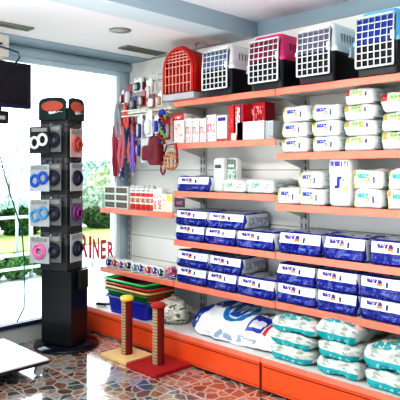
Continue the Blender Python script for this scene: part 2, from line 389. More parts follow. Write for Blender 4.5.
# white packs
def white_pack(kind):
    w, d, h = .24, .30, .12
    base = (.64, .64, .62)
    word = {'blue': (.03, .06, .42), 'green': (.22, .48, .16), 'brown': (.22, .48, .16), 'teal': (.02, .42, .45), 'pale': (.12, .42, .30)}[kind]
    rects = [(0, .13, 0, 1, (.86, .76, .36), (3, 5, .3)), (.05, .15, .62, .92, (.40, .29, .06), (6, 6, .36)), (.02, .09, .05, .25, (.40, .29, .06), (6, 6, .4)),
             (.20, .54, .54, .76, word, (22, 4, .34)), (.42, .56, .38, .56, (.85, .30, .06), (9, 5, .40)), (.66, .72, .28, .62, (.04, .07, .20), None),
             (.76, .95, .35, .75, (.6, .6, .62), (8, 22, .5)), (.1, 1, 0, .06, (.55, .55, .55), None)]
    if kind in ('green', 'brown'):
        rects = [(0, 1, .5, .54, (.68, .68, .66), None), (.0, .20, .56, .96, (.42, .33, .08) if kind == 'green' else (.36, .03, .02), (7, 5, .33)), (.24, .62, .60, .92, (.42, .62, .28), (5, 4, .3)), (.28, .58, .70, .82, (.12, .35, .08), (20, 4, .5)), (.5, .6, .5, .66, (.85, .4, .08), None), (.68, .74, .5, .75, (.05, .06, .22), None), (.78, .97, .5, .8, (.6, .6, .62), (8, 22, .5))]
    if kind == 'pale':
        rects = [(0, .14, 0, 1, (.2, .45, .3), (3, 5, .55)), (.2, .5, .4, .75, word, (16, 4, .5)), (.62, .9, .3, .7, (.3, .3, .35), (12, 8, .55)), (0, 1, 0, .1, (.3, .35, .33), None)]
    f = print_mat('white pack front '+kind, base, ('X', 'Z'), (w, h), rects, .3, bump=(13, .9))
    sd = print_mat('white pack side '+kind, (.62, .66, .66), ('Y', 'Z'), (d, h), [(.1, .95, .3, .8, (.36, .42, .42), (5, 12, .5)), (0, 1, 0, .12, (.1, .22, .16), None)], .3)
    tp = mat('white pack film', (.76, .77, .76), .28, bump=(13, .8))
    return [MB().pillow(w, d, h, res=(16, 10, 8), n=10, seed=i*4.1+hash_(kind), amp=.012, slots=(0, 1, 2, 3), crimp=.10).mesh('white_pack', [tp, f, tp, sd]) for i in range(3)]
def hash_(s): return sum(ord(c) for c in s) % 17
WP = {k: white_pack(k) for k in ('blue', 'green', 'brown', 'teal', 'pale')}
def wpack(kind, px0, px1, z, h, label, d=SY+.015, rz=0):
    x0, x1 = X(px0, d), X(px1, d)
    o = bpy.data.objects.new('wipe_pack', WP[kind][cnt[0] % 3]); COL.objects.link(o); cnt[0] += 1
    o.location = ((x0+x1)/2, d+.15, z); o.scale = ((x1-x0)/.24, 1, h/.12); o.rotation_euler.z = rz
    return tag(o, label, 'packet', 'white packets on the shelves')
T3 = ['bottom', 'middle', 'top']
for i in range(3):
    wpack('blue', 281, 308, SR[3]+.107*i, .107, 'white packet with blue word, %s of the leftmost stack of three under the carriers' % T3[i], rz=[.02, -.03, .02][i])
    wpack('blue', 311, 340, SR[3]+.105*i, .105, 'white packet with blue word, %s of the second stack of three under the carriers' % T3[i], rz=[-.02, .02, .0][i])
for i in range(4):
    wpack('green' if i < 3 else 'brown', 343, 376 if i < 3 else 374, SR[3]+.098*i, .098, 'white packet with green print, %s of the tall stack of four' % ['bottom', 'second from bottom', 'third from bottom', 'topmost, red-cornered'][i], rz=[.0, .02, -.03, .03][i])
    if i < 3: wpack('green' if i < 2 else 'brown', 380, 418, SR[3]+.115*i, .115, 'white packet with green print, %s of the stack cut by the right photo edge' % T3[i])
wpack('blue', 275, 297, SR[2], .115, 'white packet lying alone at the left end below the three-high stacks', rz=.10)
wpack('blue', 297.5, 325, SR[2], .115, 'white packet, lower of the pair left of the tall upright pack')
wpack('blue', 298, 324, SR[2]+.115, .115, 'white packet, upper of the pair left of the tall upright pack', rz=-.04)
wpack('teal', 352, 383, SR[2], .12, 'white packet with teal word, lower of the pair right of the tall upright pack')
wpack('teal', 352, 382, SR[2]+.12, .12, 'white packet with teal word, upper of the pair right of the tall upright pack', rz=.03)
wpack('teal', 386, 420, SR[2], .12, 'white packet with teal word, lower one at the right photo edge')
wpack('teal', 386, 420, SR[2]+.12, .12, 'white packet with teal word, upper one at the right photo edge')
# tall upright pack
def upright_pack(px0, px1, z, h, m, label, dd=.10, name='upright_pack', d=SY+.02, mats=None):
    x0, x1 = X(px0, d), X(px1, d)
    o = MB().pillow(x1-x0, dd, h, res=(8, 4, 12), n=7, seed=px0, amp=.004, slots=(0, 1, 0, 0)).build(name, [mat('white pack film', (.78, .79, .78), .3), m], None, ((x0+x1)/2, d+dd/2, z))
    return tag(o, label, 'packet')
w_ = X(350, SY)-X(328, SY)
upright_pack(328, 350, SR[2], .325, print_mat('tall pack', (.82, .82, .82), ('X', 'Z'), (w_, .325), [
    (.1, .9, .80, .90, (.04, .03, .35), (14, 3, .36)), (.40, .55, .38, .56, (.03, .04, .38), None), (.30, .50, .36, .42, (.03, .04, .38), None), (.42, .62, .54, .60, (.03, .04, .38), None), (.66, .74, .5, .56, (.9, .3, .05), None),
    (.1, .9, .24, .26, (.8, .35, .2), None), (.7, .9, .3, .4, (.7, .6, .2), (5, 5, .5)), (.1, .8, .12, .2, (.6, .6, .65), (10, 14, .5)), (0, .06, 0, 1, (.85, .78, .5), None)]),
    'tall upright white pack with purple heading and blue cat mark between packet pairs', .16)
# middle unit shelf 3: pale packs
wpack('pale', 222, 245, SM[2], .10, 'pale grey packet with green mark lying in front of the two upright packs')
wpack('pale', 246, 273, SM[2], .105, 'pale grey packet with green mark at the right end of its shelf')
wpack('blue', 270, 277, SM[2]+.01, .09, 'narrow slate sleeve packet squeezed between the two shelving units', d=SY+.1).hide_render = False
up_m = print_mat('upright pale', (.70, .74, .73), ('X', 'Z'), (.1, .3), [(.15, .85, .62, .72, (.05, .08, .10), (8, 3, .3)), (.1, .9, .2, .5, (.5, .62, .56), (6, 9, .5)), (.2, .8, .8, .95, (.85, .86, .86), None)])
upright_pack(213, 223, SM[2], .27, up_m, 'upright pale pack standing next to the single navy bag', .08, d=SY+.08)
upright_pack(226, 236, SM[2], .27, print_mat('upright green', (.16, .22, .20), ('X', 'Z'), (.1, .3), [(.1, .9, .1, .6, (.55, .68, .60), (6, 9, .42)), (.2, .8, .65, .72, (.8, .8, .8), (8, 3, .4))]), 'upright dark green pack standing behind the pale grey packets', .08, d=SY+.13)

# middle unit shelf 2 : cartons
def carton(px0, px1, z, h, dd, base, rects, label, d=SY+.02, rz=0, cat='box', name='carton', group=None, side=None):
    x0, x1 = X(px0, d), X(px1, d); w = x1-x0
    key = 'carton %d %d %d' % (px0*10, z*1000, h*1000)
    f = print_mat(key, base, ('X', 'Z'), (w, h), rects, .4)
    bm = MB().box(-w/2, w/2, 0, dd, 0, h, 0, .002)
    me = bm.mesh(name, [mat('card %.2f %.2f %.2f' % (side or base), side or base, .5), f])
    for q in me.polygons:
        if q.normal.y < -.9: q.material_index = 1
    o = bpy.data.objects.new(name, me); COL.objects.link(o); o.location = ((x0+x1)/2, d, z); o.rotation_euler.z = rz
    return tag(o, label, cat, group)
RED = (.62, .02, .03); WH = (.80, .79, .77)
z = SM[3]
rb = [(0, 1, .78, 1, (.6, .02, .03), None), (.15, .85, .84, .93, (.9, .8, .8), (12, 3, .5)), (0, .13, 0, .8, (.6, .03, .03), (3, 5, .4)), (.2, .9, .2, .7, (.75, .35, .35), (9, 9, .55))]
carton(172.5, 184, z, .245, .10, WH, rb, 'white carton with a red header band at the left end of the carton row')
for i, (a, b) in enumerate([(185, 191.5), (192, 198.5), (199, 206), (206.5, 216)]):
    carton(a, b, z, .20-.006*i+(.03 if i == 3 else 0), .09, WH, [(.12, .88, .35, .66, (.6, .10, .14), (8, 7, .5)), (.1, .9, .08, .25, (.45, .35, .38), (8, 10, .5)), (0, .1, 0, .9, (.25, .06, .06) if i != 1 else (.3, .3, .3), None), (.1, .9, .78, .92, (.5, .5, .55), (8, 6, .5))],
           'white and red carton, %s in the row after the red-header carton' % ['first', 'second', 'third', 'fourth'][i], group='white and red cartons in a row')
carton(217, 226.5, z, .20, .09, WH, [(.1, .9, .78, .92, (.03, .03, .30), None), (.1, .9, .1, .6, (.5, .5, .55), (8, 8, .55)), (0, 1, 0, .1, (.6, .04, .04), None)], 'white carton with a navy top stripe next to the upright red boxes')
carton(228.5, 233.5, z, .27, .16, (.55, .01, .02), [(.2, .8, .3, .9, (.7, .25, .25), (5, 8, .6))], 'narrow upright dark red box, first of the red boxes')
carton(235, 243, z, .27, .16, (.50, .01, .02), [(.1, .6, .15, .92, (.78, .62, .62), (7, 9, .45)), (.62, .8, 0, 1, (.08, .02, .08), None)], 'upright red box with white side lettering, second of the red boxes')
carton(246.5, 265, z, .285, .12, (.46, .008, .02), [(.1, .9, .45, .9, (.75, .45, .42), (9, 6, .53))], 'large square red box standing behind the long white carton', d=SY+.12, side=(.30, .01, .02))
carton(237, 264, z, .135, .09, WH, [(0, .14, 0, 1, (.5, .03, .03), (4, 2, .45)), (.3, .7, .6, .75, (.4, .4, .5), (16, 4, .5)), (0, 1, .40, .44, (.55, .5, .48), None), (.2, .95, .08, .3, (.75, .65, .62), (14, 8, .5))], 'long white carton lying in front of the large red box')
carton(229, 236, z, .055, .09, (.75, .68, .62), [(.0, .3, 0, 1, (.5, .03, .03), None)], 'small flat cream carton at the foot of the upright red boxes', d=SY+.012)
carton(265.5, 273, z, .13, .12, (.42, .46, .48), [(.1, .9, .1, .9, (.30, .34, .36), (6, 5, .5))], 'slate grey carton ending the carton row')

# left unit, shelf A : trays of cans, tubes, boxes
zA = SL[1]
for c, (a, b) in enumerate([(104.5, 115), (115.5, 127.5)]):
    for r in range(3):
        carton(a, b, zA+.068*r, .066, .10, (.78, .79, .76), [(.05, .95, .12, .88, (.015, .045, .015), None), (.25, .85, .35, .75, (.30, .012, .012), (5, 4, .5))],
               'small food tray pack with dark picture, %s of the %s column on the window-side shelf' % (T3[r], ['left', 'right'][c]), d=SY+.015, cat='food pack', name='food_pack', group='food tray packs on the window-side shelf')
for i in range(5):
    a = 128.5+4.9*i
    x0, x1 = X(a, SY+.02), X(a+4.5, SY+.02); w = x1-x0
    o = thing('supplement_tube', 'white tube with red bands, %s in the row of five tubes' % ['first', 'second', 'third', 'fourth', 'fifth'][i], 'tube', ((x0+x1)/2, SY+.02+w/2, zA), 0, 'white and red tubes')
    MB().lathe([(w*.46, 0), (w*.48, .01), (w*.48, .185), (w*.40, .195)], n=16).build('body', print_mat('tube print', (.80, .80, .80), ('X', 'Z'), (.08, .2), [(-1, 2, .60, .76, (.65, .03, .02), None), (-1, 2, .02, .26, (.60, .03, .02), (5, 3, .3)), (-1, 2, .34, .54, (.45, .2, .1), (9, 6, .42)), (-1, 2, .82, .9, (.3, .3, .3), (12, 6, .5))]), o)
    MB().lathe([(w*.38, .195), (w*.38, .215), (w*.3, .22)], n=16).build('cap', mat('grey cap', (.6, .62, .62), .4), o)
for i, (a, b, hh, c1) in enumerate([(153, 157, .19, (.55, .1, .08)), (157.5, 161.5, .20, (.5, .12, .1)), (162, 165.5, .155, (.7, .7, .3))]):
    carton(a, b, zA, hh, .06, WH, [(.15, .85, .1, .5, c1, (5, 7, .45)), (.1, .9, .6, .8, (.4, .35, .4), (6, 9, .5))], 'slim white box, %s after the row of tubes' % ['first', 'second', 'third'][i], group='slim white boxes after the tubes')
carton(166, 172, zA, .15, .06, (.80, .78, .66), [(.1, .95, .62, .95, (.92, .62, .04), (4, 3, .35)), (.1, .9, .1, .5, (.7, .6, .5), (6, 6, .5))], 'white box with a bright yellow sun print at the shelf end')
carton(174.5, 184, SM[2]-.135, .075, .01, (.10, .03, .06), [(.15, .85, .3, .7, (.3, .2, .3), (8, 4, .5))], 'dark plum sign card under the shelf of the single navy bag', d=SY+.01, cat='sign', name='sign_card')

# shelf B : small printed cups and bags
zB = SL[0]; cc = [(.03, .03, .25), (.45, .04, .04), (.15, .05, .3), (.02, .02, .04), (.1, .3, .4)]
for i in range(9):
    px = 109+6.6*i; d0 = SY+.06+.02*(i % 2); x0 = X(px, d0); rr = .036+.004*(i % 3)
    o = thing('feeding_bowl', 'small white printed bowl, number %s from the window on the low left shelf' % ['one', 'two', 'three', 'four', 'five', 'six', 'seven', 'eight', 'nine'][i], 'bowl', (x0, d0, zB), 0, 'small printed bowls on the low left shelf')
    k = i % 5
    MB().lathe([(rr*.75, 0), (rr, .01), (rr*.98, .088), (rr*.90, .09), (rr*.8, .02), (.002, .015)], n=18, cap=False).build('bowl', print_mat('bowl print %d' % k, (.82, .82, .80), ('X', 'Z'), (.08, .09), [(0, 1, .15, .85, cc[k], (4, 3, .48))]), o)
def blob_bag(name, label, loc, w, d, h, m, seed, amp=.02, cat='bag', rz=0, n=3.2, crimp=.2):
    o = MB().pillow(w, d, h, res=(16, 12, 10), n=n, seed=seed, amp=amp, crimp=crimp, slots=(0, 0, 0, 0)).build(name, m, None, loc, rz)
    return tag(o, label, cat)
mott = print_mat('toy bag', (.05, .05, .30), ('X', 'Z'), (.12, .1), [(0, 1, 0, 1, (.6, .05, .05), (5, 5, .5)), (0, 1, 0, 1, (.8, .78, .75), (9, 9, .58))])
blob_bag('toy_bag', 'lumpy little bag in red, navy and white at the low shelf end', (X(170, SY+.05), SY+.07, zB), .10, .09, .11, mott, 3)

# ------------------------------------------------------------------ base deck goods
ZD = .231
litt_f = print_mat('litter bag', (.62, .65, .61), ('X', 'Z'), (.34, .12), [(.0, 1, .0, .44, (.005, .36, .40), None), (.2, .8, .1, .3, (.3, .62, .62), (9, 4, .56)), (.05, .95, .45, .95, (.36, .40, .35), (5, 4, .56))], .28, bump=(11, 1.0))
litt_t = print_mat('litter bag top', (.68, .70, .66), ('X', 'Y'), (.34, .38), [(.18, .82, .05, .30, (.02, .40, .42), (13, 9, .46)), (.3, .7, .32, .62, (.10, .48, .48), (7, 7, .46)), (.05, .95, .0, 1, (.42, .44, .38), (5, 5, .60))], .28, bump=(11, 1.0))
litt_b = mat('litter bag film', (.46, .52, .49), .3, bump=(11, 1))
lit_m = [MB().pillow(.34, .38, .12, res=(30, 24, 12), n=5.5, seed=i*7.7, amp=.020, crimp=.55, slots=(0, 1, 2, 0)).mesh('litter_bag', [litt_b, litt_f, litt_t]) for i in range(3)]
def litter(px0, px1, z, h, label, d, rz=0, dep=.38):
    x0, x1 = X(px0, d), X(px1, d)
    o = bpy.data.objects.new('litter_bag', lit_m[cnt[0] % 3]); COL.objects.link(o); cnt[0] += 1
    o.location = ((x0+x1)/2, d+dep/2, z); o.scale = ((x1-x0)/.34, dep/.38, h/.12); o.rotation_euler.z = rz
    tag(o, label, 'bag', 'white and teal litter bags')
for i in range(3):
    litter(266+i, 312+i*1.5, ZD+.092*i, .10, 'white and teal bag, %s of the stack beside the big white bag' % T3[i], BY+.04+.012*i, [.03, -.04, .02][i])
    litter(313, 360-i, ZD+.098*i, .106 if i < 2 else .13, 'white and teal bag, %s of the second stack from the big white bag' % T3[i], BY+.03+.012*i, [-.03, .03, -.02][i])
for i in range(2):
    litter(360, 415, ZD+.105*i, .11 if i < 1 else .14, 'white and teal bag, %s of the stack at the right photo edge' % ['bottom', 'top'][i], BY+.02+.015*i, [.02, -.04][i])
# big white bag
bx0, bx1 = X(180, BY+.03), X(277, BY+.03); bw = bx1-bx0
bf = print_mat('big bag front', (.80, .82, .84), ('X', 'Z'), (bw, .17), [(0, .10, 0, 1, (.02, .05, .35), None), (.10, .5, 0, .06, (.02, .05, .35), None), (.35, .75, .15, .6, (.3, .38, .5), (14, 3, .5)), (.12, .3, .2, .7, (.5, .55, .6), (8, 6, .58)), (.75, 1, 0, .08, (.02, .05, .35), None)], .28, bump=(9, .8))
bt = print_mat('big bag top', (.80, .82, .84), ('X', 'Y'), (bw, .42), [(0, .12, 0, 1, (.015, .04, .36), None), (.10, .42, .66, 1, (.02, .06, .40), None), (.14, .38, .74, .9, (.6, .65, .8), (12, 4, .52)),
    (.28, .58, .24, .98, (.02, .20, .46), 'disc'), (.33, .53, .34, .88, (.60, .72, .82), 'disc'), (.36, .40, .42, .80, (.02, .10, .40), None), (.40, .47, .40, .52, (.02, .10, .40), None), (.46, .50, .42, .80, (.02, .10, .40), None), (.61, .77, .16, .56, (.03, .05, .36), None), (.63, .75, .22, .50, (.75, .75, .85), (14, 5, .5)), (.78, .81, .16, .56, (.70, .03, .05), None)], .28, bump=(9, .8))
sk = MB().pillow(bw, .45, .19, res=(36, 22, 12), n=4.2, seed=2.2, amp=.020, crimp=.35, slots=(0, 1, 2, 0), lean=.45).build('feed_sack', [mat('sack film', (.66, .69, .74), .3), bf, bt, mat('sack blue end', (.012, .035, .30), .3, bump=(9, .8))], None, ((bx0+bx1)/2, BY+.04+.225, ZD), .02)
for v in sk.data.vertices:
    t_ = min(1, max(0, v.co.y/.45+.5)); v.co.z *= .62+.62*t_
for q in sk.data.polygons:
    c = q.center
    if c.x < -bw*.40 + .03*math.sin(c.y*20): q.material_index = 3
    elif c.z > .07 and c.y < .2 and abs(c.x) < bw*.42: q.material_index = 2
tag(sk, 'large white sack with blue left end and round blue emblem lying on the base', 'sack')
netm = print_mat('net bag', (.58, .58, .50), ('X', 'Z'), (.3, .17), [(0, 1, 0, 1, (.10, .16, .07), (9, 7, .55)), (0, 1, 0, 1, (.80, .80, .76), (13, 10, .56))])
blob_bag('net_bag', 'crumpled mottled white and green net bag left of the large white sack', (X(170, BY+.15), BY+.19, ZD), .30, .26, .19, netm, 9, .035, n=2.8)
o = thing('pet_brush', 'small black and white brush lying at the window end of the base', 'brush', (-4.42, BY+.08, ZD), .4)
MB().box(-.05, .05, -.02, .02, .012, .035, 0, .008).build('head', black, o); MB().box(-.045, .045, -.016, .016, 0, .012).build('bristles', white, o)
MB().tube([(.05, 0, .024), (.10, 0, .03), (.15, 0, .028)], [.010, .012, .009]).build('handle', black, o)

# litter trays
def tray(loc, w, d, h, c, label, name='litter_tray', tap=.04):
    t = thing(name, label, 'tray', loc, 0, 'stacked plastic trays')
    m_ = mat('plastic %.2f %.2f %.2f' % c, c, .35)
    def rr(x, y, z, r=.04):
        out = []
        for sx, sy, a0 in ((1, 1, 0), (-1, 1, 90), (-1, -1, 180), (1, -1, 270)):
            for k in range(4):
                a = math.radians(a0+k*30); out.append((sx*(x-r)+r*math.cos(a), sy*(y-r)+r*math.sin(a), z))
        return out
    x, y = w/2, d/2
    MB().loft([rr(x-tap, y-tap, 0), rr(x-.008, y-.008, h), rr(x-.016, y-.016, h), rr(x-tap-.008, y-tap-.008, .008)], smooth=False).build('tub', m_, t)
    MB().tube([tuple(q) for q in rr(x, y, h)], .011, closed=True, n=8).build('rim', m_, t)
    return t
tx = -3.985; ty = 3.185
tray((tx+.02, ty, ZD), .56, .32, .15, (.02, .03, .42), 'deep blue plastic bin under the nested trays', 'storage_bin', .03)
tray((tx+.03, ty, ZD+.105), .60, .335, .105, (.02, .18, .04), 'dark green tray directly above the blue bin')
tray((tx+.04, ty, ZD+.135), .61, .34, .105, (.75, .50, .22), 'tan-rimmed tray second above the blue bin')
tray((tx+.05, ty, ZD+.165), .63, .34, .105, (.42, .02, .02), 'dark red tray between the tan and green trays')
tray((tx+.01, ty, ZD+.20), .58, .33, .10, (.03, .50, .14), 'bright green tray topping the nested stack')
tray((tx+.0, ty+.005, ZD+.225), .50, .27, .055, (.20, .015, .01), 'small dark red tray lying inside the bright green tray', tap=.03)

# ------------------------------------------------------------------ scratching posts
rope = print_mat('sisal rope', (.50, .36, .22), ('X', 'Z'), (1, 1), [(-2, 2, .03+.024*k, .036+.024*k, (.22, .14, .08), None) for k in range(18)], .9); carpet_r = mat('red carpet', (.42, .015, .02), .95, bump=(120, .8)); carpet_y = mat('cream carpet', (.80, .56, .28), .95, bump=(120, .6))
capy = mat('yellow cap', (.90, .62, .12), .8)
def post(loc, w, d, base_m, cap_m, cap_r, label, rz=0):
    t = thing('scratching_post', label, 'scratching post', loc, rz)
    MB().box(-w/2, w/2, -d/2, d/2, 0, .028, 0, .004).build('base', base_m, t)
    prof = []; k = 0; z = .028
    while z < .455:
        prof.append((.043 if k % 2 else .046, z)); z += .006; k += 1
    MB().lathe(prof, n=28, split=lambda a: math.cos(a-math.radians(20)) > .25).build('post', [rope, mat('dark red half', (.22, .02, .02), .95)], t)  # one side of the shaft dark red, the rest rope
    MB().lathe([(.046, .455), (cap_r, .46), (cap_r, .482), (cap_r*.8, .492), (.001, .494)], n=24, cap=False).build('cap', cap_m, t)
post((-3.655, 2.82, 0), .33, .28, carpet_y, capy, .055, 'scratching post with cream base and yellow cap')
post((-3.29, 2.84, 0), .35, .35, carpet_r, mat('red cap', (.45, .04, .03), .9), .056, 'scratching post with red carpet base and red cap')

# ------------------------------------------------------------------ low white platform
pf = thing('display_platform', 'low white platform with dark edge on small casters by the window', 'platform', (-4.09, 1.66, 0))
MB().box(-.36, .36, -.5, .5, .108, .122, 0, .002).build('top', mat('gloss white', (.9, .92, .93), .15), pf)
MB().box(-.355, .355, -.495, .495, .085, .108).build('edge_frame', mat('dark edge', (.03, .015, .03), .4), pf)
for sx in (-1, 1):
    for sy in (-1, 1):
        c = MB().box(sx*.31-.018, sx*.31+.018, sy*.44-.02, sy*.44+.02, .05, .085).build('caster', upright_m, pf)
        MB().tube([(sx*.31-.012, sy*.44, .03), (sx*.31+.012, sy*.44, .03)], .03, n=16).build('wheel', mat('caster grey', (.55, .56, .58), .4), c)

# ------------------------------------------------------------------ television
tv = thing('television', 'black flat television hung from the ceiling in front of the window', 'television', (-4.2, 1.95, 2.0))
MB().box(-.05, .0, -.33, .325, 0, .36, 0, .006).build('casing', mat('tv casing', (.010, .010, .022), .4), tv)
MB().box(0, .003, -.30, .285, .03, .335).build('screen', mat('screen', (.012, .008, .016), .22), tv)
MB().box(.0, .005, -.315, .30, .003, .014).build('bezel_strip', mat('navy strip', (.012, .012, .10), .3), tv)
br = MB().box(-.11, -.052, .02, .16, .40, .575, 0, .004).box(-.095, -.06, .06, .12, .2, .42, 0).build('ceiling_bracket', mat('cream bracket', (.62, .60, .55), .5), tv)
MB().tube([(-.05, .10, .50), (-.04, .0, .51)], .008).build('bolt', slot_m, br)
c = MB().tube([(-.03, -.05, .50), (-.03, .05, .475), (-.02, .15, .46), (-.02, .22, .445), (-.02, .235, .41), (-.02, .21, .37), (-.02, .18, .34)], .007).build('power_cable', mat('teal cable', (.01, .10, .12), .4), tv)
sb = thing('set_top_box', 'small dark box with silver face hung below the television', 'device', (-4.2, 2.0, 1.87))
MB().box(-.05, 0, -.08, .085, 0, .10, 0, .01).build('casing', black, sb)
MB().box(0, .004, -.02, .05, .03, .06).build('face', mat('silver face', (.35, .36, .38), .3), sb)
MB().box(-.03, -.015, .0, .03, .10, .132).build('hanger', black, sb)

# hanging cable at window
pts = [W(-4, 140, x=-4.52), W(3, 168, x=-4.52), W(9, 190, x=-4.52), W(17, 215, x=-4.5), W(22, 232, x=-4.5), W(24, 260, x=-4.5), W(25, 290, x=-4.5), W(24, 308, x=-4.5), W(17, 322, x=-4.48)]
tag(MB().tube([tuple(q) for q in pts], .006, n=6).build('power_cable', mat('teal cable', (.01, .10, .12), .4)), 'thin dark teal cable dangling down the window left of the display tower', 'cable')

# ------------------------------------------------------------------ rotating display tower
TC = Vector((-4.275, 2.645, 0))
tw = thing('display_tower', 'black rotating display tower on a round base in front of the window', 'display stand', TC, 0)
tblack = mat('tower black', (.016, .018, .022), .3)
MB().lathe([(.27, 0), (.275, .008), (.27, .022), (.10, .03), (.0, .03)], n=48, cap=False).build('base', mat('base black', (.012, .014, .03), .15), tw)
TR = math.radians(-60)     # column yaw : broad face toward the camera's left
def rotm(a): return Matrix.Rotation(a, 4, 'Z')
FW = .30
UP = Vector((-.030, -.030, 0))      # the upper column sits slightly off the base centre
MB().box(-FW/2, FW/2, -.125, .125, .035, .66, 0, .006, M=Matrix.Translation(UP*.35) @ rotm(math.radians(24))).build('lower_body', [tblack], tw)
colm_m = print_mat('column bands', (.035, .037, .04), ('X', 'Z'), (.4, 2.0), [(0, 1, a_, a_+.05, (.10, .10, .11), (14, 60, .45)) for a_ in (.44, .60, .755, .90)], .4)
MB().box(-.135, .135, -.115, .115, .66, 2.03, 0, .004, M=Matrix.Translation(UP) @ rotm(math.radians(24))).build('column', colm_m, tw)
# frames of the two visible faces. direction of outward normals
ang0 = math.radians(24)
nL = Vector((math.sin(ang0), -math.cos(ang0), 0)); uL = Vector((math.cos(ang0), math.sin(ang0), 0))       # left face, toward camera-left
nR = uL.copy(); uR = Vector((-nL.x, -nL.y, 0))
def frame_mat(n, u, origin):
    M = Matrix.Identity(4); M.col[0][:3] = u; M.col[1][:3] = -n; M.col[2][:3] = (0, 0, 1); M.col[3][:3] = origin; return M
cardm = mat('card black', (.015, .02, .02), .5)
def header(n, u, c, half, pic, wd):
    M = frame_mat(n, u, UP+n*c)
    m = MB(); ring = []
    zb, zt = 1.93, 2.07
    pts = [(-wd, zb), (wd, zb)]+[(wd*math.cos(a)**.5 if math.cos(a) > 0 else 0, zt+.05*math.sin(a)) for a in [0, .3, .6, .9, 1.2, 1.5]]
    pts += [(-x, z_) for x, z_ in reversed(pts[2:])]
    m.loft([[M @ Vector((x, y, z_)) for x, z_ in pts] for y in (-.006, .006)])
    h_ = m.build('header_sign', mat('header green black', (.01, .035, .03), .4), tw)
    m2 = MB()
    m2.loft([[M @ Vector((wd*.82*math.cos(a), y, 2.045+.046*math.sin(a))) for a in [k*PI/8 for k in range(16)]] for y in (-.009, -.006)])
    m2.build('picture', pic, h_)
    m3 = MB()
    for k in range(4): m3.loft([[M @ Vector((wd*(-.1+.25*k)+.022*math.cos(a), y, 1.995+.01*math.sin(a+k)+.008*math.sin(a))) for a in [j*PI/4 for j in range(8)]] for y in (-.009, -.006)])
    m3.build('emblem', mat('emblem white', (.75, .75, .72), .5), h_)
header(nL, uL, .130, 1, mat('picture red', (.50, .10, .07), .5, vary=.3), .135)
header(nR, uR, .150, 1, mat('picture orange', (.60, .13, .08), .5, vary=.3), .115)
# hooks + packs
film = mat('clear bag', (.55, .58, .58), .15)
def coil(kind, M, c):
    m = MB()
    if kind == 8:
        for s in (-1, 1):
            m.tube([tuple(M @ Vector((s*.040+.040*math.cos(a), -.014, -.01+s*.012+.044*math.sin(a)))) for a in [k*2*PI/16 for k in range(16)]], .013, closed=True, n=6, up=(.3, .9, .1))
    else:
        for s, r in ((0, .056), (0.012, .036)):
            m.tube([tuple(M @ Vector((s+r*1.05*math.cos(a), -.012-s, -.01+r*math.sin(a)))) for a in [k*2*PI/16 for k in range(16)]], .012, closed=True, n=6, up=(.3, .9, .1))
    return m
def pack(n, u, off, side, z, kind, c, label, back, w=.085, h=.088, film_c=(.55, .58, .58), rowlab=None):
    org = TC + UP + n*off + u*side
    M = frame_mat(n, u, Vector((0, 0, 0)))
    t = thing('leash_pack', label, 'leash pack', (org.x, org.y, z), 0, 'packs hung on the display tower')
    MB().box(-w, w, -.003, .003, -h, h, 0, M=M).build('card', back, t)
    MB().box(-w*.8, w*.8, -.006, -.003, h*.62, h*.9, 0, M=M).build('label_strip', mat('grey print', (.30, .31, .30), .5, vary=.4), t)
    coil(kind, M, c).build('leash_coil', c, t)
    m = MB().tube([tuple(M @ Vector((0, .10, h*.95))), tuple(M @ Vector((0, -.035, h*.95))), tuple(M @ Vector((0, -.04, h*1.1)))], .003, n=6); m.build('hook', chrome, t)
    return t
grey_c = mat('pack grey', (.16, .17, .17), .3, vary=.35); wht_c = mat('pack white', (.45, .48, .49), .3, vary=.15)
wcoil = mat('white cord', (.80, .82, .84), .5); bcoil = mat('blue cord', (.02, .12, .55), .5); pcoil = mat('pink cord', (.75, .22, .45), .5); kcoil = mat('black cord', (.02, .02, .05), .5); rcoil = mat('red cord', (.55, .10, .08), .5); scoil = mat('sky cord', (.10, .35, .65), .5); lcoil = mat('lilac cord', (.25, .05, .22), .5)
def ztow(py): return 1.5+(171-py)*4.75/567
packsL = [(140, wcoil, cardm, 'thick white looped leash on a black card, highest pack on the left face'),
          (178, bcoil, mat('card pale', (.45, .50, .55), .4, vary=.3), 'bright blue looped leash pack, second down on the left face'),
          (213, scoil, wht_c, 'pale pack with sky blue figure-eight leash, third down on the left face'),
          (250, pcoil, wht_c, 'pale pack with pink coiled leash, lowest on the left face')]
for i, (py, c, bk, lb) in enumerate(packsL):
    t = pack(nL, uL, .185, -.09, ztow(py), 8 if i != 3 else 0, c, lb, bk, w=.098, h=.112)
    pack(nL, uL, .155, .03, ztow(py)+.01, 0, kcoil, 'grey see-through leash pack hung behind the %s pack, left tower face' % ['top white', 'bright blue', 'sky blue', 'pink'][i], grey_c, w=.075, h=.112)
packsR = [(143, rcoil, mat('card peach', (.62, .42, .38), .4, vary=.3), 'peach pack with red leash, highest on the window-side face'),
          (177, kcoil, wht_c, 'white pack with dark leash, second down on the window-side face'),
          (212, lcoil, mat('card slate', (.12, .14, .18), .4, vary=.3), 'dark pack with plum leash, third down on the window-side face'),
          (248, kcoil, wht_c, 'white pack with navy ring leash, lowest on the window-side face')]
for i, (py, c, bk, lb) in enumerate(packsR):
    pack(nR, uR, .180, -.045, ztow(py), 0, c, lb, bk, w=.09, h=.118)
# lower pockets
MB().box(-.19, -.15, -.05, .06, .50, .68, 0, M=rotm(ang0)).build('side_pocket', tblack, tw)
MB().box(.15, .18, -.06, .06, .50, .66, 0, M=rotm(ang0)).build('side_pocket', tblack, tw)

